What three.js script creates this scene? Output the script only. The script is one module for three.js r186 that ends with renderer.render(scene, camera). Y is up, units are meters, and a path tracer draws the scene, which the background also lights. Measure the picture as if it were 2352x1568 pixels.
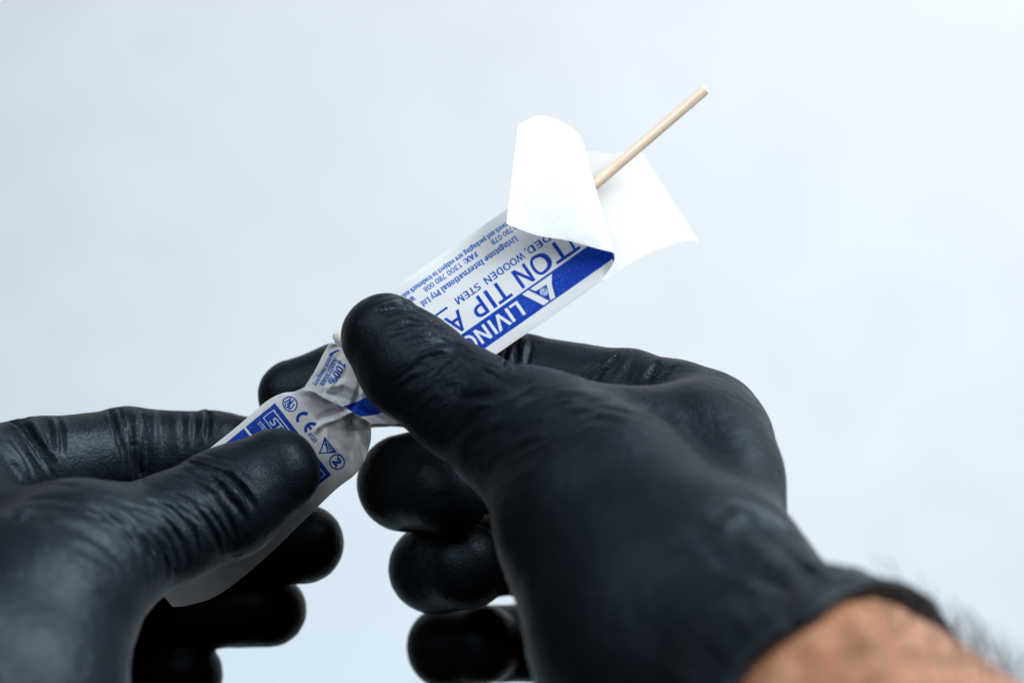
import * as THREE from 'three';
import { ImprovedNoise } from 'three/addons/math/ImprovedNoise.js';
import { mergeGeometries } from 'three/addons/utils/BufferGeometryUtils.js';
import { RectAreaLightUniformsLib } from 'three/addons/lights/RectAreaLightUniformsLib.js';

// ------------------------------------------------------------------ camera, lights, exposure
const scene = new THREE.Scene();
scene.background = new THREE.Color(0, 0, 0);
const D = 0.45;                                   // camera to the sachet, metres
const FRAME_H = 1568 * 0.00009;                   // height of the frame at the sachet
const camera = new THREE.PerspectiveCamera(2 * Math.atan(FRAME_H / 2 / D) * 180 / Math.PI, 1024 / 682, 0.02, 20);
camera.position.set(0, 0, D);
camera.lookAt(0, 0, 0);
camera.focus = D - 0.004;
camera.userData.fStop = 7;
scene.add(camera);

RectAreaLightUniformsLib.init();
function softbox(name, pos, target, w, h, intensity, color) {
  const l = new THREE.RectAreaLight(color, intensity, w, h);
  l.name = name; l.position.set(...pos); l.lookAt(...target); scene.add(l);
  return l;
}
const COOL = new THREE.Color(0.90, 0.96, 1.0);
softbox('key_softbox', [1.00, 0.92, 0.22], [0.0, -0.02, 0.0], 1.0, 1.0, 16, COOL);
softbox('fill_softbox', [-0.45, 0.80, 0.75], [0.0, -0.03, 0.0], 1.0, 0.8, 4.0, COOL);
softbox('added_wall_light', [0.70, 0.85, -0.35], [0.60, 0.55, -1.2], 1.0, 0.5, 0.5, new THREE.Color(0.97, 0.97, 1.0));  // unseen lamp, added only to brighten the right of the wall
softbox('added_wall_light', [-0.22, -0.85, -0.35], [-0.22, -0.55, -1.2], 1.0, 0.5, 4.0, new THREE.Color(0.46, 0.86, 1.0));  // unseen low lamp, added to brighten the wall and turn its left bluish

const renderer = new THREE.WebGLRenderer({ antialias: true });
renderer.setSize(1024, 682);
renderer.toneMapping = THREE.LinearToneMapping;
renderer.toneMappingExposure = 1.0;
renderer.shadowMap.enabled = true;

// ------------------------------------------------------------------ helpers
let seed = 20240611;
const rnd = () => { seed = (seed * 1664525 + 1013904223) >>> 0; return seed / 4294967296; };
const noise = new ImprovedNoise();
const V = (x, y, z) => new THREE.Vector3(x, y, z);
// a point of the layout sketch (2352 x 1568, 0.09 mm per unit at the sachet) at its own depth z
function at(u, v, z = 0) { const k = (D - z) / D; return V((u - 1176) * 0.00009 * k, (784 - v) * 0.00009 * k, z); }
const clamp = (x, a, b) => Math.max(a, Math.min(b, x));
const sstep = (a, b, x) => { const t = clamp((x - a) / (b - a), 0, 1); return t * t * (3 - 2 * t); };
function shade(m) { m.castShadow = true; m.receiveShadow = true; return m; }
function mesh(name, geo, mat, parent) { const m = shade(new THREE.Mesh(geo, mat)); m.name = name; parent.add(m); return m; }
function tex(w, h, fn, srgb) {
  const d = new Uint8Array(w * h * 4);
  for (let y = 0; y < h; y++) for (let x = 0; x < w; x++) { const c = fn(x / w, y / h, x, y), i = (y * w + x) * 4; d[i] = c[0]; d[i + 1] = c[1]; d[i + 2] = c[2]; d[i + 3] = 255; }
  const t = new THREE.DataTexture(d, w, h); t.magFilter = THREE.LinearFilter; t.minFilter = THREE.LinearFilter;
  t.wrapS = t.wrapT = THREE.RepeatWrapping; if (srgb) t.colorSpace = THREE.SRGBColorSpace; t.needsUpdate = true; return t;
}
// periodic value noise for textures
function tileNoise(n, s0) {
  const g = new Float32Array(n * n); let s = s0; for (let i = 0; i < n * n; i++) { s = (s * 1664525 + 1013904223) >>> 0; g[i] = s / 4294967296; }
  return (x, y) => { x *= n; y *= n; const xi = Math.floor(x), yi = Math.floor(y); let fx = x - xi, fy = y - yi; fx = fx * fx * (3 - 2 * fx); fy = fy * fy * (3 - 2 * fy);
    const q = (a, b) => g[((b % n + n) % n) * n + ((a % n + n) % n)];
    return (q(xi, yi) * (1 - fx) + q(xi + 1, yi) * fx) * (1 - fy) + (q(xi, yi + 1) * (1 - fx) + q(xi + 1, yi + 1) * fx) * fy; };
}

// ------------------------------------------------------------------ backdrop
{
  const n1 = tileNoise(6, 11), n2 = tileNoise(128, 12);
  const map = tex(256, 256, (x, y) => { const v = 236 + 5 * (n1(x, y) - 0.5) + 6 * (n2(x, y) - 0.5); return [v - 3, v, v + 3]; }, true);
  const wallMat = new THREE.MeshStandardMaterial({ color: new THREE.Color(1.0, 0.94, 0.94), map, roughness: 0.9 });
  const g = new THREE.BoxGeometry(5, 4, 0.05);
  const w = mesh('backdrop', g, wallMat, scene);
  w.position.set(0, 0, -1.225);
  w.userData = { kind: 'structure', label: 'plain pale blue white wall far out of focus', category: 'backdrop' };
}

// ------------------------------------------------------------------ implicit surfaces
function smin(a, b, k) { const h = Math.max(k - Math.abs(a - b), 0) / k; return Math.min(a, b) - h * h * k * 0.25; }
function cone(a, b) {                              // tapered capsule; a, b = {p, r}
  const ax = a.p.x, ay = a.p.y, az = a.p.z, bx = b.p.x - ax, by = b.p.y - ay, bz = b.p.z - az, l2 = bx * bx + by * by + bz * bz, dr = b.r - a.r, r0 = a.r;
  return (x, y, z) => { const px = x - ax, py = y - ay, pz = z - az; let t = (px * bx + py * by + pz * bz) / l2; t = t < 0 ? 0 : t > 1 ? 1 : t;
    const dx = px - bx * t, dy = py - by * t, dz = pz - bz * t; return Math.sqrt(dx * dx + dy * dy + dz * dz) - r0 - dr * t; };
}
function chain(js, k = 0.002) {                    // a finger: joints [u, v, z mm, r mm]
  const J = js.map(([u, v, z, r]) => ({ p: at(u, v, z / 1000), r: r / 1000 }));
  const cs = []; for (let i = 0; i + 1 < J.length; i++) cs.push(cone(J[i], J[i + 1]));
  // bounding sphere for early rejection
  const c = V(0, 0, 0); J.forEach((j) => c.addScaledVector(j.p, 1 / J.length)); let R = 0; J.forEach((j) => { R = Math.max(R, j.p.distanceTo(c) + j.r); });
  return (x, y, z) => { const far = Math.hypot(x - c.x, y - c.y, z - c.z) - R; if (far > 0.02) return far;
    let d = cs[0](x, y, z); for (let i = 1; i < cs.length; i++) d = smin(d, cs[i](x, y, z), k); return d; };
}
function surface(field, lo, hi, h) {               // naive surface nets, only in blocks near the surface
  const B = 8, nx = Math.ceil((hi[0] - lo[0]) / h / B) * B, ny = Math.ceil((hi[1] - lo[1]) / h / B) * B, nz = Math.ceil((hi[2] - lo[2]) / h / B) * B;
  const sx = nx + 1, sy = ny + 1, F = new Float32Array(sx * sy * (nz + 1)).fill(9), id = new Int32Array(nx * ny * nz).fill(-1), blocks = [];
  const half = B * h * 0.5 * Math.sqrt(3) * 1.15;
  for (let k = 0; k < nz; k += B) for (let j = 0; j < ny; j += B) for (let i = 0; i < nx; i += B) {
    const d = field(lo[0] + (i + B / 2) * h, lo[1] + (j + B / 2) * h, lo[2] + (k + B / 2) * h);
    if (Math.abs(d) < half + 0.002) blocks.push([i, j, k]);
  }
  for (const [i0, j0, k0] of blocks) for (let k = k0; k <= k0 + B; k++) for (let j = j0; j <= j0 + B; j++) for (let i = i0; i <= i0 + B; i++) {
    const q = (k * sy + j) * sx + i; if (F[q] === 9) F[q] = field(lo[0] + i * h, lo[1] + j * h, lo[2] + k * h);
  }
  const pos = [], idx = [], C = [0, 1, sx, sx + 1, sx * sy, sx * sy + 1, sx * sy + sx, sx * sy + sx + 1];
  const E = [[0, 1], [2, 3], [4, 5], [6, 7], [0, 2], [1, 3], [4, 6], [5, 7], [0, 4], [1, 5], [2, 6], [3, 7]];
  for (const [i0, j0, k0] of blocks) for (let k = k0; k < k0 + B; k++) for (let j = j0; j < j0 + B; j++) for (let i = i0; i < i0 + B; i++) {
    const q = (k * sy + j) * sx + i; let m = 0; for (let c = 0; c < 8; c++) if (F[q + C[c]] < 0) m |= 1 << c;
    if (m === 0 || m === 255) continue;
    let x = 0, y = 0, z = 0, n = 0;
    for (const [a, b] of E) { if (((m >> a) & 1) === ((m >> b) & 1)) continue; const fa = F[q + C[a]], t = fa / (fa - F[q + C[b]]);
      x += (a & 1) + ((b & 1) - (a & 1)) * t; y += ((a >> 1) & 1) + (((b >> 1) & 1) - ((a >> 1) & 1)) * t; z += (a >> 2) + ((b >> 2) - (a >> 2)) * t; n++; }
    id[(k * ny + j) * nx + i] = pos.length / 3; pos.push(lo[0] + (i + x / n) * h, lo[1] + (j + y / n) * h, lo[2] + (k + z / n) * h);
  }
  const cell = (i, j, k) => id[(k * ny + j) * nx + i];
  const quad = (a, b, c, d, flip) => { if (a < 0 || b < 0 || c < 0 || d < 0) return; if (flip) idx.push(a, c, b, a, d, c); else idx.push(a, b, c, a, c, d); };
  for (const [i0, j0, k0] of blocks) for (let k = k0; k < k0 + B; k++) for (let j = j0; j < j0 + B; j++) for (let i = i0; i < i0 + B; i++) {
    const q = (k * sy + j) * sx + i, f = F[q] < 0;
    if (j > 0 && k > 0 && (F[q + 1] < 0) !== f) quad(cell(i, j - 1, k - 1), cell(i, j, k - 1), cell(i, j, k), cell(i, j - 1, k), !f);
    if (i > 0 && k > 0 && (F[q + sx] < 0) !== f) quad(cell(i - 1, j, k - 1), cell(i - 1, j, k), cell(i, j, k), cell(i, j, k - 1), !f);
    if (i > 0 && j > 0 && (F[q + sx * sy] < 0) !== f) quad(cell(i - 1, j - 1, k), cell(i, j - 1, k), cell(i, j, k), cell(i - 1, j, k), !f);
  }
  return { pos: new Float32Array(pos), idx: new Uint32Array(idx) };
}
function gradient(field, x, y, z, e = 0.0004) {
  const gx = field(x + e, y, z) - field(x - e, y, z), gy = field(x, y + e, z) - field(x, y - e, z), gz = field(x, y, z + e) - field(x, y, z - e), l = Math.hypot(gx, gy, gz) || 1;
  return [gx / l, gy / l, gz / l];
}
function toGeometry(s, uvScale) {                  // uv in metres times uvScale, laid on from the side each face turns to
  const g0 = new THREE.BufferGeometry(); g0.setAttribute('position', new THREE.BufferAttribute(s.pos, 3)); g0.setIndex(new THREE.BufferAttribute(s.idx, 1)); g0.computeVertexNormals();
  const N = g0.attributes.normal.array, P = s.pos, pos = [], nor = [], uv = [], idx = new Uint32Array(s.idx.length), made = new Map();
  for (let t = 0; t < s.idx.length; t += 3) {
    const f = [0, 1, 2].map((k) => Math.abs(N[3 * s.idx[t] + k] + N[3 * s.idx[t + 1] + k] + N[3 * s.idx[t + 2] + k])), ax = f[0] > f[1] && f[0] > f[2] ? 0 : f[1] > f[2] ? 1 : 2;
    for (let c = 0; c < 3; c++) { const v = s.idx[t + c], key = v * 3 + ax; let q = made.get(key);
      if (q === undefined) { q = pos.length / 3; made.set(key, q); pos.push(P[3 * v], P[3 * v + 1], P[3 * v + 2]); nor.push(N[3 * v], N[3 * v + 1], N[3 * v + 2]); const a = (ax + 1) % 3, b = (ax + 2) % 3; uv.push(P[3 * v + a] * uvScale, P[3 * v + b] * uvScale); }
      idx[t + c] = q; }
  }
  const g = new THREE.BufferGeometry(); g.setAttribute('position', new THREE.Float32BufferAttribute(pos, 3)); g.setAttribute('normal', new THREE.Float32BufferAttribute(nor, 3)); g.setAttribute('uv', new THREE.Float32BufferAttribute(uv, 2)); g.setIndex(new THREE.BufferAttribute(idx, 1));
  return g;
}
// folds: polylines laid on the surface, each a groove (depth < 0) or a ridge (depth > 0) in mm, half width in mm
function snap(field, u, v) {                       // where the line of sight of the sketch meets the glove
  const o = V(0, 0, D), d = at(u, v, 0).sub(o).normalize(); let t = 0.2;
  for (let i = 0; i < 200; i++) { const f = field(d.x * t, d.y * t, D + d.z * t); if (f < 0.00005) return V(d.x * t, d.y * t, D + d.z * t); t += f * 0.9; if (t > 0.62) break; }
  return null;
}
function layFolds(field, list) {
  const out = [], all = [];
  for (const f of list) {
    all.push(f);
    for (const sg of [-1, 1]) {                    // finer companions on both sides of a fold
      const o = sg * (7 + 9 * rnd()) * (f.w > 1.3 ? 2.2 : 1), n = f.pts.length, a = f.pts[0], b = f.pts[n - 1], l = Math.hypot(b[0] - a[0], b[1] - a[1]), nx = -(b[1] - a[1]) / l * o, ny = (b[0] - a[0]) / l * o, sh = (rnd() - 0.5) * 0.35;
      all.push({ pts: f.pts.map(([u, v]) => [u + nx + (b[0] - a[0]) * sh, v + ny + (b[1] - a[1]) * sh]), w: f.w * (0.55 + 0.35 * rnd()), d: -Math.abs(f.d) * (0.25 + 0.35 * rnd()) });
    }
  }
  for (const f of all) {
    const c = new THREE.CatmullRomCurve3(f.pts.map(([u, v]) => V(u, v, 0))), N = 14, P = [], segs = [], w = f.w / 1000;
    for (let i = 0; i <= N; i++) { const q = c.getPoint(i / N), h = snap(field, q.x, q.y); if (h) P.push([h, i / N]); }
    for (let i = 0; i + 1 < P.length; i++) if (P[i][0].distanceTo(P[i + 1][0]) < 0.008) segs.push({ a: P[i][0], b: P[i + 1][0], t0: P[i][1], t1: P[i + 1][1] });
    if (!segs.length) continue;
    const box = new THREE.Box3(); segs.forEach((g) => { box.expandByPoint(g.a); box.expandByPoint(g.b); }); box.expandByScalar(w * 3);
    out.push({ segs, box, w, d: f.d / 1000, seed: rnd() * 100 });
  }
  return out;
}
function foldHeight(folds, x, y, z) {
  let h = 0;
  for (const f of folds) {
    const { min, max } = f.box; if (x < min.x || x > max.x || y < min.y || y > max.y || z < min.z || z > max.z) continue;
    let near = 1, T = 0;
    for (const g of f.segs) {
      const ax = x - g.a.x, ay = y - g.a.y, az = z - g.a.z, bx = g.b.x - g.a.x, by = g.b.y - g.a.y, bz = g.b.z - g.a.z;
      const t = clamp((ax * bx + ay * by + az * bz) / (bx * bx + by * by + bz * bz), 0, 1), d = Math.hypot(ax - bx * t, ay - by * t, az - bz * t);
      if (d < near) { near = d; T = g.t0 + (g.t1 - g.t0) * t; }
    }
    if (near > f.w * 2.8) continue;
    const k = 0.12 / f.w, q = Math.abs(near / f.w + 0.35 * noise.noise(x * k + f.seed, y * k, z * k));
    h += f.d * Math.sin(Math.PI * clamp(T, 0, 1)) ** 0.8 * (Math.exp(-Math.pow(q, 1.5)) - 0.3 * Math.exp(-(q - 1.7) * (q - 1.7) * 2.4));
  }
  return h;
}

// ------------------------------------------------------------------ gloves
const gloveGrain = (() => {
  const a = tileNoise(120, 5), b = tileNoise(58, 6), c = tileNoise(20, 8);
  return tex(1024, 1024, (x, y) => { const v = 255 * clamp(0.35 * a(x, y) + 0.45 * b(x, y) + 0.2 * c(x, y), 0, 1); return [v, v, v]; });
})();
const gloveRough = (() => {
  const a = tileNoise(64, 15), b = tileNoise(9, 16), c = tileNoise(200, 17);
  return tex(512, 512, (x, y) => { const v = 255 * clamp(0.72 + 0.12 * (a(x, y) - 0.5) + 0.1 * (b(x, y) - 0.5) + 0.14 * (c(x, y) - 0.5), 0, 1); return [v, v, v]; });
})();
const gloveMat = new THREE.MeshPhysicalMaterial({ color: new THREE.Color(0.0042, 0.0068, 0.0102), roughness: 0.64, roughnessMap: gloveRough, bumpMap: gloveGrain, bumpScale: 0.00011, specularIntensity: 0.38, specularColor: new THREE.Color(0.68, 0.86, 1.0) });

function glove(parent, cfg) {
  const k = cfg.palmBlend ?? 0.009;
  const palm = cfg.palm.map(([a, b]) => cone({ p: a[4] ? a[4] : at(a[0], a[1], a[2] / 1000), r: a[3] / 1000 }, { p: at(b[0], b[1], b[2] / 1000), r: b[3] / 1000 }));
  const thumb = chain(cfg.thumb, 0.003), fingers = cfg.fingers.map((f) => chain(f));
  const W = cfg.cuff.p, A = cfg.cuff.axis, cr = cfg.cuff.r;
  const base = (x, y, z) => {
    let d = palm[0](x, y, z); for (let i = 1; i < palm.length; i++) d = smin(d, palm[i](x, y, z), k);
    d = smin(d, thumb(x, y, z), 0.006);
    let f = fingers[0](x, y, z); for (let i = 1; i < fingers.length; i++) f = smin(f, fingers[i](x, y, z), 0.0012);
    d = smin(d, f, 0.0035);
    // open cuff: cut across the forearm, with a rolled bead round the edge
    const px = x - W.x, py = y - W.y, pz = z - W.z, s = px * A.x + py * A.y + pz * A.z, rr = Math.sqrt(Math.max(0, px * px + py * py + pz * pz - s * s));
    const ang = Math.atan2(py, px), sc = s + 0.008 * Math.max(0, Math.cos(ang - 0.45)) ** 3 - 0.0016 * Math.sin(ang * 3 + 0.6) - 0.0009 * Math.sin(ang * 7 + 2);
    const sleeve = Math.max(rr - cr - 0.0018 * sstep(0.02, 0.0, -s), -(s + 0.015), sc);
    d = smin(d, sleeve, 0.008);
    d = Math.max(d, sc);
    const bead = Math.hypot(rr - cr - 0.0012, sc) - 0.0013;
    return Math.min(d, bead);
  };
  const folds = layFolds(base, cfg.folds);
  const s = surface(base, cfg.lo, cfg.hi, cfg.cell ?? 0.0007);
  const n = s.pos.length / 3, P = new Float32Array(s.pos);
  for (let i = 0; i < n; i++) {
    const x = s.pos[3 * i], y = s.pos[3 * i + 1], z = s.pos[3 * i + 2], g = gradient(base, x, y, z);
    let h = foldHeight(folds, x, y, z) * (cfg.foldScale ?? 1.15);
    h += 0.00022 * noise.noise(x * 90 + 3, y * 90, z * 90) + 0.00008 * noise.noise(x * 420, y * 420 + 7, z * 420);
    const px = x - W.x, py = y - W.y, pz = z - W.z, along = px * A.x + py * A.y + pz * A.z;      // gathers towards the cuff
    if (along > -0.05) { const ang = Math.atan2(py, px); h += Math.exp(-(((along + 0.008) / 0.014) ** 2)) * (0.0009 * noise.noise(ang * 4.5, along * 45, 3) + 0.0004 * noise.noise(ang * 11, along * 110, 8)); }
    P[3 * i] = x + g[0] * h; P[3 * i + 1] = y + g[1] * h; P[3 * i + 2] = z + g[2] * h;
  }
  s.pos = P;
  const m = mesh('glove', toGeometry(s, 40), gloveMat, parent);
  m.userData.label = cfg.label;
  console.log('glove', n, 'vertices', s.idx.length / 3, 'triangles');
  return base;
}
const FR = (ox, oy, k) => (pts, d, w) => ({ pts: pts.map(([x, y]) => [ox + x * k, oy + y * k]), d, w });   // fold strokes noted on enlarged sketches

const person = new THREE.Group(); person.name = 'person'; scene.add(person);
person.userData = { label: 'person in black rubber gloves bending a printed paper sachet between both hands, bare wrist showing', category: 'person' };

// right hand
const axisR = V(0.46, -0.33, 0.82).normalize();
const cuffR = { p: at(1905, 1765, 95 / 1000), axis: axisR, r: 0.0296 };
const WR = [1905, 1778, 95, 23];
{
  const e = FR(746.5, 643.1, 0.27102), f = FR(746.5, 879.1, 0.43945), q = FR(1320.7, 717.8, 0.54222), p = FR(0, 0, 1);
  glove(person, {
    label: 'black glove whose thumb presses the printed end of the sachet, cuff ending at the bare wrist',
    thumb: [[884, 774, 10, 8.9], [945, 838, 12.5, 10.4], [1060, 925, 17, 10.9], [1210, 1010, 27, 12.8], [1380, 1150, 43, 17]],
    fingers: [
      [[674, 908, -13, 7.6], [790, 886, -14, 9.2], [960, 872, -15, 9.8], [1190, 878, -13, 10.2], [1440, 915, -3, 10.0], [1545, 944, 3, 10.3], [1622, 982, 8, 9.3]],
      [[1025, 1122, -4, 9.6], [932, 1108, -14, 10.0], [1144, 1060, -20, 10.6], [1600, 1149, -2, 11]],
      [[1070, 1300, -11, 9.2], [998, 1305, -20, 9.4], [1180, 1258, -32, 9.8], [1570, 1314, -12, 10.5]],
      [[1105, 1480, -30, 8.8], [1028, 1485, -34, 8.7], [1230, 1474, -42, 8.7], [1530, 1451, -22, 9.5]],
    ],
    palm: [
      [[1622, 982, 8, 9.4], [1600, 1149, -2, 10.5]], [[1600, 1149, -2, 10.5], [1570, 1314, -12, 10]], [[1570, 1314, -12, 10], [1530, 1451, -22, 9.5]],
      [[1622, 982, 8, 9.4], [1642, 1040, 18, 9.9]], [[1642, 1040, 18, 9.9], [1660, 1110, 29, 9.8]], [[1660, 1110, 29, 9.8], [1676, 1320, 58, 12]], [[1676, 1320, 58, 12], WR],
      [[1600, 1149, -2, 10.5], [1700, 1480, 66, 15]], [[1570, 1314, -12, 10], [1700, 1650, 72, 16]], [[1530, 1451, -22, 9.5], [1760, 1850, 75, 16]],
      [[1380, 1150, 43, 17], [1540, 1361, 60, 19]], [[1540, 1361, 60, 19], WR],
      [[1375, 1225, 46, 18.5], [1490, 1500, 62, 18.5]], [[1490, 1500, 62, 18.5], [1640, 1700, 75, 22]],
      [[1220, 1010, 27, 12], [1560, 1020, 22, 11]],
    ],
    cuff: cuffR, foldScale: 1.75,
    folds: [
      e([[430, 265], [600, 222], [760, 238], [880, 285]], -0.45, 0.7), e([[420, 215], [600, 165], [760, 190]], 0.25, 0.9),
      e([[560, 410], [740, 345], [900, 365], [1000, 405]], -0.4, 0.8), e([[520, 320], [700, 285], [900, 315]], 0.25, 0.8),
      e([[660, 600], [850, 530], [1050, 515], [1150, 555]], -0.4, 0.7), e([[740, 720], [900, 640], [1120, 605], [1220, 640]], -0.42, 0.6),
      e([[760, 680], [900, 605], [1080, 575]], 0.3, 0.6), e([[860, 790], [1000, 715], [1140, 690]], -0.4, 0.7), e([[950, 760], [1080, 700], [1110, 680]], 0.3, 0.6),
      e([[600, 960], [800, 825], [1000, 780]], -0.35, 0.8), e([[690, 1080], [900, 905], [1080, 845]], -0.35, 0.8), e([[780, 1150], [1000, 960], [1250, 885]], -0.35, 0.9),
      e([[840, 1230], [1080, 1020], [1400, 930]], -0.3, 1.0), e([[1100, 1290], [1400, 1085], [1650, 1000]], -0.4, 1.2),
      f([[880, 350], [1050, 240], [1250, 160], [1450, 150]], -0.7, 1.6), f([[860, 420], [1000, 330], [1200, 230], [1400, 220]], -0.5, 1.5), f([[900, 465], [1050, 380], [1180, 340]], -0.5, 1.5),
      f([[820, 250], [950, 150], [1150, 80], [1400, 60]], -0.4, 1.4),
      q([[205, 148], [125, 225], [70, 290]], -0.9, 0.6), q([[165, 140], [100, 205], [40, 262]], -0.3, 0.6), q([[360, 200], [325, 245], [300, 300]], -0.9, 0.6), q([[440, 222], [380, 255], [335, 296]], -0.4, 0.6), q([[270, 165], [235, 225], [200, 290]], -0.25, 0.7),
      e([[500, 470], [680, 430], [860, 430]], -0.25, 0.6), e([[620, 500], [800, 455], [980, 460]], -0.25, 0.6), e([[560, 880], [760, 750], [960, 720]], -0.3, 0.6), e([[980, 640], [1150, 640], [1280, 700]], -0.35, 0.6), e([[1180, 720], [1350, 760], [1500, 860]], -0.35, 0.8),
      f([[700, 90], [900, 60], [1150, 20]], -0.35, 1.0), f([[760, 330], [880, 260], [1000, 210]], -0.4, 1.0), f([[1150, 60], [1400, 70], [1650, 120], [1850, 220]], -0.35, 1.3), f([[1300, 110], [1550, 140], [1800, 240], [2000, 380]], -0.35, 1.5),
      p([[1192, 775], [1186, 800], [1182, 850]], -0.6, 0.5), p([[1212, 768], [1204, 800], [1198, 850]], 0.4, 0.6), p([[1230, 768], [1218, 800], [1208, 850]], -0.4, 0.5), p([[1165, 795], [1160, 815], [1156, 850]], -0.6, 0.5), p([[1178, 790], [1172, 850]], 0.4, 0.5),
      q([[640, 800], [780, 845], [880, 900], [985, 985]], -0.5, 1.5), q([[600, 850], [700, 850], [800, 880], [900, 960]], 0.25, 2.2), q([[400, 940], [520, 960], [640, 1020], [760, 1050]], -0.35, 2.0), q([[520, 880], [640, 910], [800, 1000], [900, 1080]], 0.2, 2.4),
      q([[560, 1050], [760, 1080], [940, 1160]], -0.45, 2.0), q([[600, 980], [640, 900], [720, 850]], 0.2, 1.8), q([[860, 980], [960, 1060], [1080, 1115]], -0.5, 1.8), q([[950, 1150], [1050, 1120], [1200, 1120]], -0.5, 1.4),
    ],
    lo: [-0.060, -0.128, -0.062], hi: [0.098, 0.012, 0.118], cell: 0.00055,
  });
}
// left hand
const WLp = V(-0.135, -0.092, 0.100), axisL = V(-0.42, -0.42, 0.80).normalize();
{
  const z = FR(0, 879.1, 0.43945);
  const px = (p) => { const k = (D - p.z) / D; return [1176 + p.x / 0.00009 / k, 784 - p.y / 0.00009 / k]; };
  const [wu, wv] = px(WLp), WL = [wu, wv, 100, 25];
  glove(person, {
    label: 'black glove whose thumb holds the blank tail of the sachet',
    thumb: [[634, 1086, 12, 9.0], [520, 1156, 15, 10.8], [390, 1216, 22, 10.6], [185, 1290, 35, 13.2], [60, 1380, 46, 17]],
    fingers: [
      [[585, 1052, -17, 8.6], [490, 1046, -14, 9.2], [290, 1042, -8, 9.5], [90, 1075, 4, 10.2], [-120, 1115, 15, 11.5]],
      [[697, 1249, -15, 8.6], [550, 1252, -22, 8.8], [330, 1270, -20, 9.4], [-71, 1296, 5, 11]],
      [[618, 1400, -24, 8.1], [470, 1400, -30, 8.4], [300, 1410, -30, 9], [-22, 1465, -5, 10.5]],
      [[428, 1548, -30, 8.0], [330, 1545, -36, 8.2], [200, 1560, -36, 8.6], [36, 1601, -15, 9.5]],
    ],
    palm: [
      [[-120, 1115, 15, 11.5], [-71, 1296, 5, 11]], [[-71, 1296, 5, 11], [-22, 1465, -5, 10.5]], [[-22, 1465, -5, 10.5], [36, 1601, -15, 9.5]],
      [[-120, 1115, 15, 11.5], WL], [[-71, 1296, 5, 11], WL], [[-22, 1465, -5, 10.5], [-600, 2150, 85, 18]], [[36, 1601, -15, 9.5], [-500, 2200, 75, 17]],
      [[180, 1290, 35, 13.2], [-120, 1560, 62, 19]], [[-120, 1560, 62, 19], WL],
      [[90, 1430, 46, 17], [20, 1640, 58, 19]], [[20, 1640, 58, 19], [-300, 1950, 85, 22]],
      [[150, 1280, 33, 11.8], [-140, 1255, 26, 13]],
    ],
    cuff: { p: WLp, axis: axisL, r: 0.0272 },
    folds: [
      z([[1088, 125], [1082, 200], [1080, 330]], -0.9, 0.5), z([[1066, 122], [1060, 200], [1058, 320]], 0.6, 0.8), z([[1010, 140], [1018, 220], [1015, 340]], -0.35, 0.8), z([[955, 130], [962, 220], [965, 360]], -0.35, 0.8), z([[980, 130], [985, 220], [985, 340]], 0.3, 0.7),
      z([[672, 170], [692, 260], [705, 380], [712, 500]], -0.9, 0.7), z([[715, 200], [735, 320], [732, 500]], -0.8, 0.6), z([[640, 170], [655, 300], [665, 480]], -0.6, 0.6), z([[575, 125], [610, 230], [635, 330], [645, 460]], -0.7, 0.6), z([[590, 125], [625, 220], [650, 330]], 0.4, 0.6),
      z([[700, 150], [715, 260], [722, 420]], 0.5, 0.7), z([[850, 135], [870, 260], [868, 420]], -0.3, 1.0), z([[790, 140], [800, 260], [800, 440]], 0.25, 1.0),
      z([[290, 175], [312, 250], [318, 380]], -0.5, 0.7), z([[235, 175], [262, 250], [280, 360]], -0.5, 0.7), z([[262, 170], [288, 250], [298, 380]], 0.4, 0.7),
      z([[20, 180], [120, 230], [190, 320], [275, 450]], -1.1, 0.9), z([[0, 240], [80, 300], [160, 400], [200, 500]], -0.6, 0.9), z([[0, 380], [60, 440], [110, 510]], -0.5, 1.0), z([[150, 150], [180, 250], [240, 350]], 0.4, 1.0),
      z([[970, 415], [1130, 450], [1250, 540], [1340, 670]], -0.75, 0.65), z([[1000, 400], [1160, 440], [1280, 530], [1360, 640]], 0.3, 0.7), z([[950, 455], [1100, 495], [1200, 600], [1290, 730]], -0.6, 0.65), z([[900, 480], [1080, 560], [1190, 700], [1235, 810]], -0.6, 0.65),
      z([[820, 560], [980, 620], [1100, 740], [1150, 870]], -0.65, 0.65), z([[760, 600], [900, 660], [1000, 770], [1035, 910]], -0.65, 0.65), z([[880, 580], [1040, 650], [1130, 760], [1180, 850]], 0.4, 0.6), z([[830, 750], [900, 850], [935, 970]], -0.6, 0.6),
      z([[780, 770], [850, 880], [885, 990]], -0.6, 0.55), z([[700, 740], [780, 870], [805, 1010]], -0.9, 0.8), z([[805, 760], [875, 870], [905, 980]], 0.4, 0.5), z([[640, 620], [830, 700], [950, 830], [985, 950]], -0.5, 0.65),
      z([[500, 680], [640, 760], [720, 880]], -0.6, 0.8), z([[380, 620], [560, 680], [690, 780]], -0.6, 0.9), z([[420, 570], [600, 610], [760, 720]], -0.4, 0.9), z([[200, 720], [400, 760], [560, 850], [680, 960]], -0.4, 1.2), z([[0, 640], [250, 600], [430, 630]], -0.35, 1.5),
      z([[60, 700], [110, 690], [150, 660]], 0.5, 1.2), z([[400, 840], [560, 920], [690, 1010]], -0.3, 1.2), z([[1160, 520], [1260, 620], [1300, 720]], 0.3, 0.7), z([[1050, 900], [1180, 930], [1330, 900]], -0.25, 0.9),
    ],
    lo: [-0.172, -0.136, -0.058], hi: [-0.034, -0.004, 0.122], cell: 0.00055,
  });
}

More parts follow.
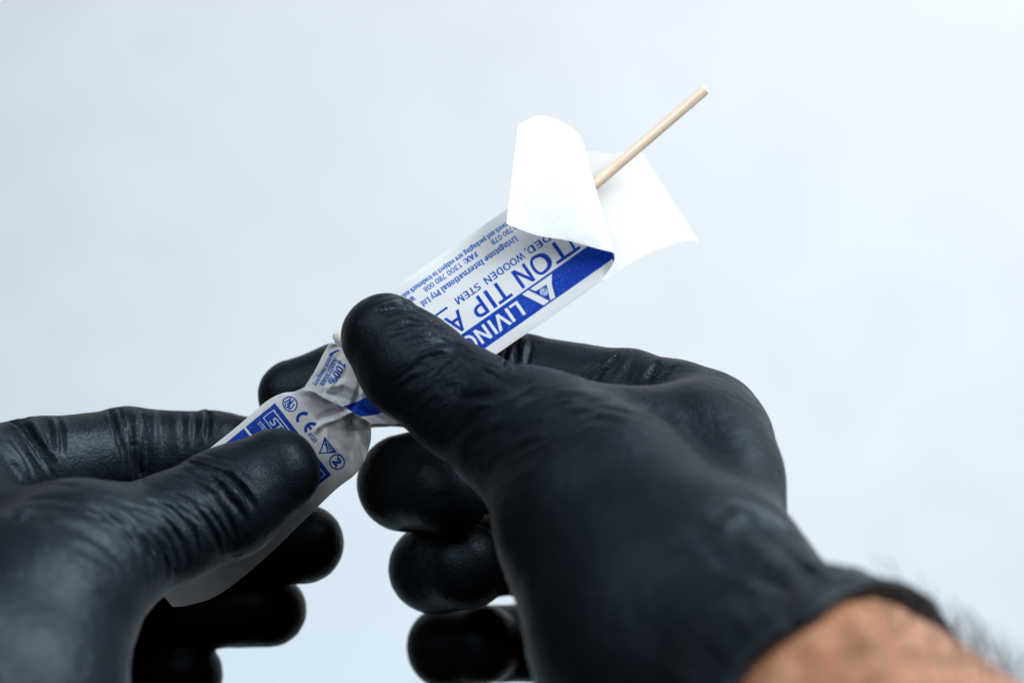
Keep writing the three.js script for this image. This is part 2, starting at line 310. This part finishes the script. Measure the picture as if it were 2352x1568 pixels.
// ------------------------------------------------------------------ forearms and hair
{
  const n1 = tileNoise(14, 31), n2 = tileNoise(60, 32), n3 = tileNoise(5, 33), n4 = tileNoise(200, 34);
  const skin = tex(512, 512, (x, y) => { const a = n1(x, y) - 0.5, b = n2(x, y) - 0.5, c = n3(x, y) - 0.5, s = n4(x, y) - 0.5; return [clamp(148 + 34 * a + 20 * b + 34 * c + 12 * s, 0, 255), clamp(104 + 34 * a + 20 * b + 26 * c + 12 * s, 0, 255), clamp(78 + 32 * a + 20 * b + 22 * c + 12 * s, 0, 255)]; }, true);
  const pores = tex(512, 512, (x, y) => { const v = 255 * clamp(0.5 * n4(x, y) + 0.5 * n2(x, y), 0, 1); return [v, v, v]; });
  const skinMat = new THREE.MeshPhysicalMaterial({ map: skin, roughness: 0.5, bumpMap: pores, bumpScale: 0.0002, sheen: 0.2, sheenColor: new THREE.Color(0.8, 0.5, 0.35), sheenRoughness: 0.6 });
  const hairMat = new THREE.MeshStandardMaterial({ color: new THREE.Color(0.02, 0.013, 0.009), roughness: 0.55 });
  for (const [p, a, hairy] of [[cuffR.p, axisR, true], [WLp, axisL, false]]) {
    const end = p.clone().addScaledVector(a, 0.11), start = p.clone().addScaledVector(a, -0.012);
    const c = cone({ p: start, r: 0.0284 }, { p: end, r: 0.0325 });
    const f = (x, y, z) => { const s = (x - p.x) * a.x + (y - p.y) * a.y + (z - p.z) * a.z; return Math.max(c(x, y, z), s - 0.1, -s - 0.010); };
    const b = 0.15, s = surface(f, [p.x + Math.min(0, a.x * 0.11) - 0.045, p.y + Math.min(0, a.y * 0.11) - 0.045, p.z - 0.04], [p.x + Math.max(0, a.x * 0.11) + 0.045, p.y + Math.max(0, a.y * 0.11) + 0.045, p.z + a.z * 0.11 + 0.045], 0.0014);
    const n = s.pos.length / 3;
    for (let i = 0; i < n; i++) { const x = s.pos[3 * i], y = s.pos[3 * i + 1], z = s.pos[3 * i + 2], g = gradient(f, x, y, z), h = 0.0005 * noise.noise(x * 60, y * 60, z * 60) + 0.00015 * noise.noise(x * 300, y * 300, z * 300); for (let k = 0; k < 3; k++) s.pos[3 * i + k] += g[k] * h; }
    const arm = mesh('forearm', toGeometry(s, 22), skinMat, person);
    arm.userData.label = hairy ? 'bare tanned wrist with dark hairs below the glove cuff' : 'bare forearm below the other glove cuff';
    // dark hairs on the outer side of the arm
    const hairs = [], out = V(0.6, 0.78, 0).addScaledVector(a, -V(0.6, 0.78, 0).dot(a)).normalize(), side = out.clone().cross(a).normalize();
    for (let i = 0; i < 420; i++) {
      const th = (rnd() + rnd() - 1) * 1.25, t = -0.002 + rnd() * 0.09, dir = out.clone().multiplyScalar(Math.cos(th)).addScaledVector(side, Math.sin(th));
      let q = p.clone().addScaledVector(a, t).addScaledVector(dir, 0.045); for (let k = 0; k < 25; k++) { const d = f(q.x, q.y, q.z); q.addScaledVector(dir, -d * 0.9); }
      const L = 0.005 + rnd() * 0.006, lean = a.clone().multiplyScalar(-0.75 + rnd() * 0.5).addScaledVector(side, (rnd() - 0.5) * 1.4);
      const p1 = q.clone().addScaledVector(dir, L * 0.38).addScaledVector(lean, L * 0.3), p2 = q.clone().addScaledVector(dir, L * 0.52).addScaledVector(lean, L * 0.9);
      hairs.push(new THREE.TubeGeometry(new THREE.QuadraticBezierCurve3(q.addScaledVector(dir, -0.0004), p1, p2), 6, 0.00006 + rnd() * 0.00003, 4));
    }
    const hm = mesh('arm_hair', mergeGeometries(hairs), hairMat, arm); hm.userData.kind = 'stuff';
  }
}

// ------------------------------------------------------------------ the sachet: print
const BLUE = '#003cb0', CW = 2048, CH = 512;
const LX = 560, LY = 120, UX = 900, UY = 170;    // where the lower and the upper half of the print sit on the sheet
function printSheet() {
  const cv = document.createElement('canvas'); cv.width = CW; cv.height = CH; const c = cv.getContext('2d');
  c.fillStyle = '#eceff2'; c.fillRect(0, 0, CW, CH);
  const fit = (s, font, size, x, y, w, color = BLUE, align = 'left') => { c.save(); c.translate(x, y); c.font = `${font.replace('%', size)}`; c.fillStyle = color; c.textAlign = 'left'; c.textBaseline = 'alphabetic'; const m = c.measureText(s).width; if (w) c.scale(w / m, 1); c.fillText(s, 0, 0); c.strokeStyle = color; c.lineWidth = size * 0.035; c.strokeText(s, 0, 0); c.restore(); };
  const plain = (s, size, x, y, w, color, heavy) => {     // capitals whose I is a bare stem
    c.save(); c.translate(x, y); c.font = `${size}px sans-serif`; c.fillStyle = c.strokeStyle = color; c.lineWidth = heavy; c.textAlign = 'left'; c.textBaseline = 'alphabetic';
    const stem = size * 0.1, adv = (g) => (g === 'I' ? size * 0.3 : c.measureText(g).width); let m = 0; for (const g of s) m += adv(g); c.scale(w / m, 1); let p = 0;
    for (const g of s) { if (g === 'I') c.fillRect(p + size * 0.15 - stem / 2 - heavy / 2, -size * 0.715 - heavy / 2, stem + heavy, size * 0.715 + heavy); else { c.fillText(g, p, 0); c.strokeText(g, p, 0); } p += adv(g); }
    c.restore();
  };
  const SANS = '%px sans-serif', BOLD = 'bold %px sans-serif', SERIF = 'bold %px serif';
  // upper half: read turned by half a circle, so draw in a frame rotated by 180 degrees about (UX, UY)
  c.save(); c.translate(UX, UY); c.rotate(Math.PI);
  const X = (x) => -x, Y = (y) => -y;
  c.fillStyle = BLUE; c.fillRect(-792, -157, 942, 56.5);
  c.fillStyle = '#eceff2';
  plain('LIVINGSTONE', 49, X(529), Y(110), 304, '#eceff2', 2.2);
  const poly = (pts, fill) => { c.beginPath(); pts.forEach(([x, y], i) => (i ? c.lineTo(X(x), Y(y)) : c.moveTo(X(x), Y(y)))); c.closePath(); c.fillStyle = fill; c.fill(); };
  poly([[627, 105], [604, 154], [587.7, 153], [604, 118.5], [571, 116.5], [563, 104.5]], '#eceff2');
  poly([[558.5, 104.3], [585, 153.4], [567, 153.4], [541.5, 104.5]], '#eceff2');
  c.beginPath(); c.arc(X(587), Y(128.5), 10, 0, 7); c.fillStyle = '#dfe5f0'; c.fill(); c.strokeStyle = BLUE; c.lineWidth = 1;
  for (const r of [3, 6]) { c.beginPath(); c.ellipse(X(587), Y(128.5), r, 9, 0.5, 0, 7); c.stroke(); } c.beginPath(); c.moveTo(X(579), Y(131)); c.lineTo(X(595), Y(126)); c.stroke();
  for (const [t, x, w] of [['CO', 806, 86], ['TTON', 713, 169], ['TIP', 525, 88], ['A', 416, 40], ['PPLICATOR', 370, 225]]) plain(t, 62, X(x), Y(49.5), w, BLUE, 1.8);
  fit('ENDED,', SANS, 22.5, X(697), Y(24), 90); fit('WOODEN', SANS, 22.5, X(599), Y(24), 107); fit('STEM', SANS, 22.5, X(482), Y(24), 62);
  c.fillStyle = BLUE; c.fillRect(X(399), Y(33), 150, 4.6);
  fit('Livingstone International Pty Ltd', SERIF, 18, X(610), Y(-14.3), 258);
  fit('PH:', BOLD, 15, X(690), Y(-38), 26); fit('1300 780 078', SANS, 17, X(657), Y(-38), 106); fit('FAX:', BOLD, 15.5, X(514), Y(-38), 33); fit('1300 780 008', SANS, 17, X(476), Y(-38), 97); fit('Web:', BOLD, 15.5, X(348), Y(-38), 34);
  fit('Artwork and packaging are subject to trademark and/or copyright', SERIF, 13.5, X(622), Y(-53), 366);
  c.restore();
  // the owner's line, printed beside the fold
  const ux = (x) => UX + x, uy = (y) => UY + y;
  c.save(); c.translate(ux(109), uy(-21)); c.rotate(Math.PI - 0.48); fit('Australian', SERIF, 19, 0, 0, 66); fit('owned company', SERIF, 14, -8, 13, 80); fit('100%', 'italic bold %px serif', 25, -2, -14, 56); c.restore();
  c.fillStyle = BLUE; c.fillRect(ux(102), uy(-34), 27, 4.5);
  // lower half: read across the sachet
  c.save(); c.translate(LX, LY); c.rotate(Math.PI / 2);        // local x = across (Y2), local up = towards the fold (X2)
  const ring = (x, up, r) => { c.beginPath(); c.arc(x, -up, r, 0, 7); c.stroke(); };
  c.fillStyle = BLUE; c.fillRect(-2, 0, 209, 86); c.fillRect(-2, 91, 209, 60);
  c.strokeStyle = '#dfe4ee'; c.lineWidth = 2.2; c.strokeRect(8, 9, 190, 34);
  fit('STERILE', SANS, 30, 22, 38, 110, '#dfe4ee'); fit('R', SANS, 30, 176, 38, 18, '#dfe4ee'); fit('STERILE UNLESS DAMAGED', SANS, 12, 8, 62, 170, '#cfd8ea');
  c.fillStyle = '#eceff2'; c.fillRect(30, 100, 120, 3);
  c.strokeStyle = BLUE; c.lineWidth = 2.8; ring(21.6, 27, 17);
  c.beginPath(); c.moveTo(12, -38); c.lineTo(31, -16); c.moveTo(13, -35); c.lineTo(11, -20); c.lineTo(20, -14); c.lineTo(31, -22); c.lineTo(28, -36); c.moveTo(17, -35); c.lineTo(18, -22); c.lineTo(26, -24); c.moveTo(20, -40); c.lineTo(24, -14); c.stroke();
  c.lineWidth = 7; c.beginPath(); c.arc(69, -29, 15, Math.PI * 0.58, Math.PI * 1.42); c.stroke(); c.beginPath(); c.arc(99, -29, 15, Math.PI * 0.58, Math.PI * 1.42); c.moveTo(84, -29); c.lineTo(97, -29); c.stroke();
  fit('0123', BOLD, 14, 101, -13, 25); 
  c.lineWidth = 3; c.lineJoin = 'round'; c.beginPath(); c.moveTo(131.7, -42); c.lineTo(172.5, -40); c.lineTo(152, -8); c.closePath(); c.stroke(); c.beginPath(); c.moveTo(133, -41); c.lineTo(163, -24); c.stroke();
  fit('LATEX', BOLD, 11, 136, -30, 33);
  c.lineWidth = 2.8; ring(192, 27.5, 17); fit('2', BOLD, 27, 183, -18, 17); c.beginPath(); c.moveTo(182, -40); c.lineTo(202, -15); c.stroke();
  c.restore();
  // grain of the ink: small flecks where the paper shows through
  const im = c.getImageData(0, 0, CW, CH), d = im.data, was = new Uint8Array(d);
  for (let i = 0; i < d.length; i += 4) { if (was[i] > 120) continue; const r = (rnd() - 0.5) * 30; for (let k = 0; k < 3; k++) d[i + k] = clamp(d[i + k] + r, 0, 255); }
  for (let n = 0; n < 26000; n++) { const x = 1 + Math.floor(rnd() * (CW - 3)), y = 1 + Math.floor(rnd() * (CH - 3)), a = 0.15 + 0.45 * rnd() ** 3; for (const o of [0, 4, CW * 4, CW * 4 + 4]) { const i = (y * CW + x) * 4 + o; if (was[i] > 60) continue; d[i] += (150 - d[i]) * a; d[i + 1] += (185 - d[i + 1]) * a; d[i + 2] += (240 - d[i + 2]) * a; } }
  c.putImageData(im, 0, 0);
  const t = new THREE.CanvasTexture(cv); t.colorSpace = THREE.SRGBColorSpace; t.magFilter = THREE.LinearFilter; t.flipY = true; t.anisotropy = 8; return { t, cv };
}
const print = printSheet();
const paperBump = (() => { const a = tileNoise(220, 41), b = tileNoise(40, 42), c = tileNoise(9, 43); return tex(512, 512, (x, y) => { const v = 255 * (0.35 * a(x, y) + 0.35 * b(x, y) + 0.3 * c(x, y)); return [v, v, v]; }); })();
const paperMat = new THREE.MeshPhysicalMaterial({ map: print.t, transmission: 0.22, thickness: 0, specularIntensity: 0.4, side: THREE.DoubleSide, roughness: 0.62, bumpMap: paperBump, bumpScale: 0.00005 });
const plainMat = new THREE.MeshPhysicalMaterial({ color: new THREE.Color(0.80, 0.79, 0.78), specularIntensity: 0.4, side: THREE.DoubleSide, roughness: 0.62, bumpMap: paperBump, bumpScale: 0.00006, transmission: 0.4, thickness: 0 });

// ------------------------------------------------------------------ the sachet: sheets
const XY = (u, v) => [(u - 690) * 0.819 - (v - 905) * 0.574, (u - 690) * 0.574 + (v - 905) * 0.819];       // upper half, along and across
const low = (x, y) => [629 + 0.78 * x + 0.625 * y, 930.4 - 0.625 * x + 0.78 * y];                          // lower half, back to the sketch
const uvUp = (u, v) => { const [x, y] = XY(u, v); return [(UX + x) / CW, 1 - (UY + y) / CH]; };
const uvLo = (x, y) => [(LX + x) / CW, 1 - (LY + y) / CH];
const lean = (u, v) => { const x = XY(u, v)[0]; return x < 280 ? 0 : -(x - 280) * (x - 280) / (x - 280 + 120) * 0.09 * 0.27; };   // the open end tilts away, mm
// a row of the sheet: left point, right point (sketch u, v, depth mm), print coordinates at both ends, bulge mm
function sheet(rows, nAcross, nBetween, offset, shape) {
  const P = [], UVs = [], nr = rows.length, cr = (a, b, c, d, t) => 0.5 * (2 * b + (c - a) * t + (2 * a - 5 * b + 4 * c - d) * t * t + (3 * b - a - 3 * c + d) * t * t * t);
  const R = (i) => rows[clamp(i, 0, nr - 1)];
  const put = (i, t, s) => {
    const g = (f) => cr(f(R(i - 1)), f(R(i)), f(R(i + 1)), f(R(i + 2)), t);
    const o = {}; for (const side of ['L', 'R']) o[side] = [0, 1, 2].map((k) => g((r) => r[side][k]));
    const l = (f) => f(R(i)) * (1 - t) + f(R(i + 1)) * t;
    const u = o.L[0] * (1 - s) + o.R[0] * s, v = o.L[1] * (1 - s) + o.R[1] * s, b = g((r) => r.bulge ?? 0);
    let z = o.L[2] * (1 - s) + o.R[2] * s + offset(b, s); z += lean(u, v);
    const q = { u, v, z, i: i + t, s }; if (shape) shape(q);
    P.push(at(q.u, q.v, q.z / 1000));
    UVs.push([0, 1].map((k) => l((r) => r.uv[0][k]) * (1 - s) + l((r) => r.uv[1][k]) * s));
  };
  const rowsN = [];
  for (let i = 0; i + 1 < nr; i++) for (let j = 0; j < nBetween; j++) rowsN.push([i, j / nBetween]);
  rowsN.push([nr - 2, 1]);
  for (const [i, t] of rowsN) for (let a = 0; a <= nAcross; a++) put(i, t, a / nAcross);
  const W = nAcross + 1, N = P.length, H = rowsN.length, idx = [];
  for (let r = 0; r + 1 < H; r++) for (let a = 0; a < nAcross; a++) { const q = r * W + a; idx.push(q, q + 1, q + W, q + 1, q + W + 1, q + W); }
  const g = new THREE.BufferGeometry().setFromPoints(P); g.setAttribute('uv', new THREE.Float32BufferAttribute(UVs.flat(), 2)); g.setIndex(idx); g.computeVertexNormals();
  return g;
}
const lowRow = (x, y0, y1, z0, z1, bulge) => ({ L: [...low(x, y0), z0], R: [...low(x, y1), z1], uv: [uvLo(x, y0), uvLo(x, y1)], bulge });
const upRow = (L, R, bulge) => ({ L, R, uv: [uvUp(L[0], L[1]), uvUp(R[0], R[1])], bulge });
const blank = (x) => [[0.85 + x, 0.1], [0.85 + x, 0.6]];
const body = [
  lowRow(-472, -10, 215, 5, 2.5, 0.2), lowRow(-440, -14, 236, 4.5, 1.5, 0.6), lowRow(-370, -16, 260, 3.5, 0.5, 1.0), lowRow(-247, -16, 262, 2, 0, 1.6), lowRow(-107, -15, 249, 1.5, 0, 1.8), lowRow(-10, -18, 240, 1.5, 0.2, 3.0),
  { L: [...low(30, -10), 2], R: [822, 1082, 0.5], uv: [uvLo(30, -10), uvLo(52, 240)], bulge: 2.8 },
  { L: [672, 900, 2.5], R: [850, 1022, 1.5], uv: [uvLo(52, 6), uvLo(108, 215)], bulge: 2.6 },
  { L: [703, 889, 4.4], R: [847, 970, 3.6], uv: [uvLo(75, 20), uvLo(140, 175)], bulge: 2.8 },
  { L: [712, 914, 2.6], R: [838, 986, 1.8], uv: [uvLo(100, 20), uvLo(160, 175)], bulge: 1.2 },
  { L: [700, 922, 0.6], R: [845, 990, 0.2], uv: [uvUp(690, 906), uvUp(884, 1010)], bulge: -0.2 },
  { ...upRow([694, 900, 0.2], [856, 974, 0], 0.3), uv: [uvUp(694, 900), uvUp(882, 1012)] },
  { ...upRow([722, 852, 0.2], [915, 973, -0.2], 0.8), uv: [uvUp(722, 852), uvUp(926, 990)] }, upRow([757, 787, 0.2], [955, 942, 0], 1.0), upRow([774, 792, -0.6], [966, 934, 0], 1.0), upRow([764, 768, 0.6], [976, 927, 0], 1.0), upRow([800, 735, 0], [1010, 903, 0], 1.0), upRow([895, 667, 0], [1105, 837, 0], 1.2), upRow([1160, 483, 0], [1300, 704, 0], 1.5), upRow([1290, 392, 0], [1372, 652, 0.2], 1.6),
];
// creases round the twist: [row from, row to, height mm, half width, polyline of the sketch]
const creases = [
  [6.5, 9, 2.0, 14, [[696, 897], [728, 900], [772, 922]]], [6.2, 9, 1.5, 17, [[768, 905], [782, 945], [796, 990]]], [6, 9, -1.3, 15, [[735, 962], [760, 950], [785, 945]]],
  [5.5, 9, 0.9, 11, [[722, 990], [745, 968], [792, 956]]], [6, 9, 1.3, 11, [[796, 955], [815, 945], [846, 975]]], [6, 9, -1.6, 9, [[802, 962], [808, 980], [818, 1000]]], [5.5, 8.6, 0.7, 12, [[745, 985], [752, 1012], [790, 1050]]],
  [5.6, 8, -0.6, 14, [[700, 930], [735, 975], [740, 1010]]], [5.5, 8, 0.6, 13, [[812, 1000], [828, 1030], [835, 1065]]], [5.6, 8, -0.5, 12, [[775, 1010], [800, 1040], [812, 1080]]],
  [10, 13.2, 1.6, 14, [[758, 890], [790, 880], [830, 905]]], [10, 13.2, -1.2, 10, [[828, 880], [815, 925], [800, 950]]], [10, 13.2, -1.0, 9, [[745, 900], [775, 905], [820, 930]]], [10, 13.2, 0.9, 9, [[790, 840], [770, 870], [750, 900]]],
  [10, 13.4, 1.0, 8, [[770, 918], [800, 945], [850, 972]]], [10, 13.4, -0.8, 8, [[795, 925], [840, 945], [880, 965]]], [12, 14.4, 1.2, 10, [[756, 792], [775, 785], [800, 790]]], [10.4, 13.4, -0.5, 12, [[725, 870], [755, 850], [790, 800]]],
];
const crumple = (q) => {
  const w = Math.exp(-(((q.i - 8.6) / 2.1) ** 2));
  const f = (a, b, c) => 1 - 2 * Math.abs(noise.noise(q.u * a + 3.1, q.v * b + 1.7, c));
  let z = w * (0.8 * (f(0.010, 0.008, 0.4) - 0.5) + 0.3 * (f(0.024, 0.02, 2.2) - 0.5));
  for (const [i0, i1, A, hw, p] of creases) {
    if (q.i < i0 || q.i > i1) continue;
    let d = 1e9, T = 0; for (let k = 0; k + 1 < p.length; k++) { const bx = p[k + 1][0] - p[k][0], by = p[k + 1][1] - p[k][1], t = clamp(((q.u - p[k][0]) * bx + (q.v - p[k][1]) * by) / (bx * bx + by * by), 0, 1), e = Math.hypot(q.u - p[k][0] - bx * t, q.v - p[k][1] - by * t); if (e < d) { d = e; T = (k + t) / (p.length - 1); } }
    z += A * Math.max(0, 1 - d / hw) ** 1.2 * (0.35 + 0.65 * Math.sin(Math.PI * T)) * sstep(i0, i0 + 0.4, q.i) * sstep(i1, i1 - 0.4, q.i);
  }
  q.z += z;
  q.u += w * 5 * noise.noise(q.u * 0.02, q.v * 0.02, 5.5); q.v += w * 5 * noise.noise(q.u * 0.02, q.v * 0.02, 9.5);
  q.z += 0.12 * noise.noise(q.u * 0.012, q.v * 0.012, 3) + 0.05 * (Math.abs(noise.noise(q.u * 0.03, q.v * 0.03, 8)) - 0.2);
};
const sachet = new THREE.Group(); sachet.name = 'paper_sachet'; scene.add(sachet);
sachet.userData = { label: 'white paper sachet with blue print, torn open at the top and crumpled between the gloves', category: 'sachet' };
const front = [...body,
  upRow([1322, 368, 0.6], [1392, 630, 0.6], 1.2), upRow([1342, 350, 2.2], [1409, 603, 2.2], 0.6),
  { L: [1350, 372, 3.0], R: [1412, 583, 3.2], uv: blank(0), bulge: 0.3 }, { L: [1341, 335, 3.4], R: [1402, 578, 4.0], uv: blank(0.01), bulge: 0.4 },
  { L: [1328, 308, 3.6], R: [1372, 571, 4.8], uv: blank(0.02), bulge: 0.8 }, { L: [1300, 285, 3.8], R: [1302, 552, 5.8], uv: blank(0.04), bulge: 1.1 }, { L: [1243, 265, 4], R: [1232, 540, 6.8], uv: blank(0.07), bulge: 0.8 }, { L: [1190, 287, 4.2], R: [1163, 514, 7.6], uv: blank(0.1), bulge: 0.3 },
];
const bow = (s) => Math.pow(Math.max(0, Math.sin(Math.PI * s)), 0.8);
mesh('front_sheet', sheet(front, 84, 16, (b, s) => 0.25 + b * bow(s), crumple), paperMat, sachet).userData.label = 'printed front sheet, its torn end peeled back to show the white inside';
const back = body.map((r, i) => ({ ...r, uv: [[i * 0.06, 0], [i * 0.06, 0.6]] }));
back.push({ L: [1345, 349, -0.5], R: [1396, 638, -0.4], uv: [[1.0, 0], [1.0, 0.6]], bulge: 0.8 }, { L: [1400, 353, -2], R: [1432, 614, -1.6], uv: [[1.03, 0], [1.03, 0.6]], bulge: 0.4 }, { L: [1448, 347, -6], R: [1512, 572, -4.5], uv: [[1.08, 0], [1.08, 0.6]], bulge: 0.2 }, { L: [1473, 352, -9.5], R: [1585, 550, -8], uv: [[1.12, 0], [1.12, 0.6]], bulge: 0 }, { L: [1482, 364, -11], R: [1605, 557, -10], uv: [[1.14, 0], [1.14, 0.6]], bulge: 0 });
mesh('back_sheet', sheet(back, 30, 8, (b, s) => -0.3 - 0.7 * b * bow(s), (q) => { crumple(q); q.z -= 0.3; }), plainMat, sachet).userData.label = 'white back sheet whose open end flares away behind the stick';

// ------------------------------------------------------------------ the wooden stick
{
  const a = at(1621, 205, -15.5 / 1000), b = at(1285, 494, (0.1 + lean(1285, 494)) / 1000), L = a.distanceTo(b), r = 0.00112;
  const fib = tileNoise(64, 51), f2 = tileNoise(200, 52), f3 = tileNoise(16, 53);
  const wood = tex(256, 512, (x, y) => { const g = 0.55 * fib(x, y * 0.06) + 0.3 * f2(x, y * 0.1) + 0.15 * f3(x, y); const k = g - 0.5 - (f2(x, y * 0.25) > 0.93 ? 0.3 : 0); return [clamp(240 + 90 * k, 0, 255), clamp(217 + 120 * k, 0, 255), clamp(194 + 140 * k, 0, 255)]; }, true);
  const bump = tex(256, 512, (x, y) => { const v = 255 * (0.6 * fib(x, y * 0.06) + 0.4 * f2(x, y * 0.1)); return [v, v, v]; });
  const m = new THREE.MeshPhysicalMaterial({ map: wood, bumpMap: bump, bumpScale: 0.00014, roughness: 1, specularIntensity: 0.05 });
  const prof = [[0, -L / 2], [r * 0.9, -L / 2], [r, -L / 2 + 0.0003], [r * 1.0, 0], [r, L / 2 - 0.0004], [r * 0.9, L / 2 - 0.0001], [r * 0.86, L / 2], [0, L / 2]].map(([x, y]) => new THREE.Vector2(x, y));
  const g = new THREE.LatheGeometry(prof, 32);
  const st = new THREE.Mesh(g, m); shade(st); st.name = 'stem';
  const swab = new THREE.Group(); swab.name = 'cotton_applicator'; scene.add(swab);
  swab.position.copy(a).add(b).multiplyScalar(0.5); swab.quaternion.setFromUnitVectors(V(0, 1, 0), a.clone().sub(b).normalize()); swab.add(st);
  swab.userData = { label: 'thin pale wooden stick sticking out of the torn end of the sachet', category: 'stick' };
}
renderer.render(scene, camera);
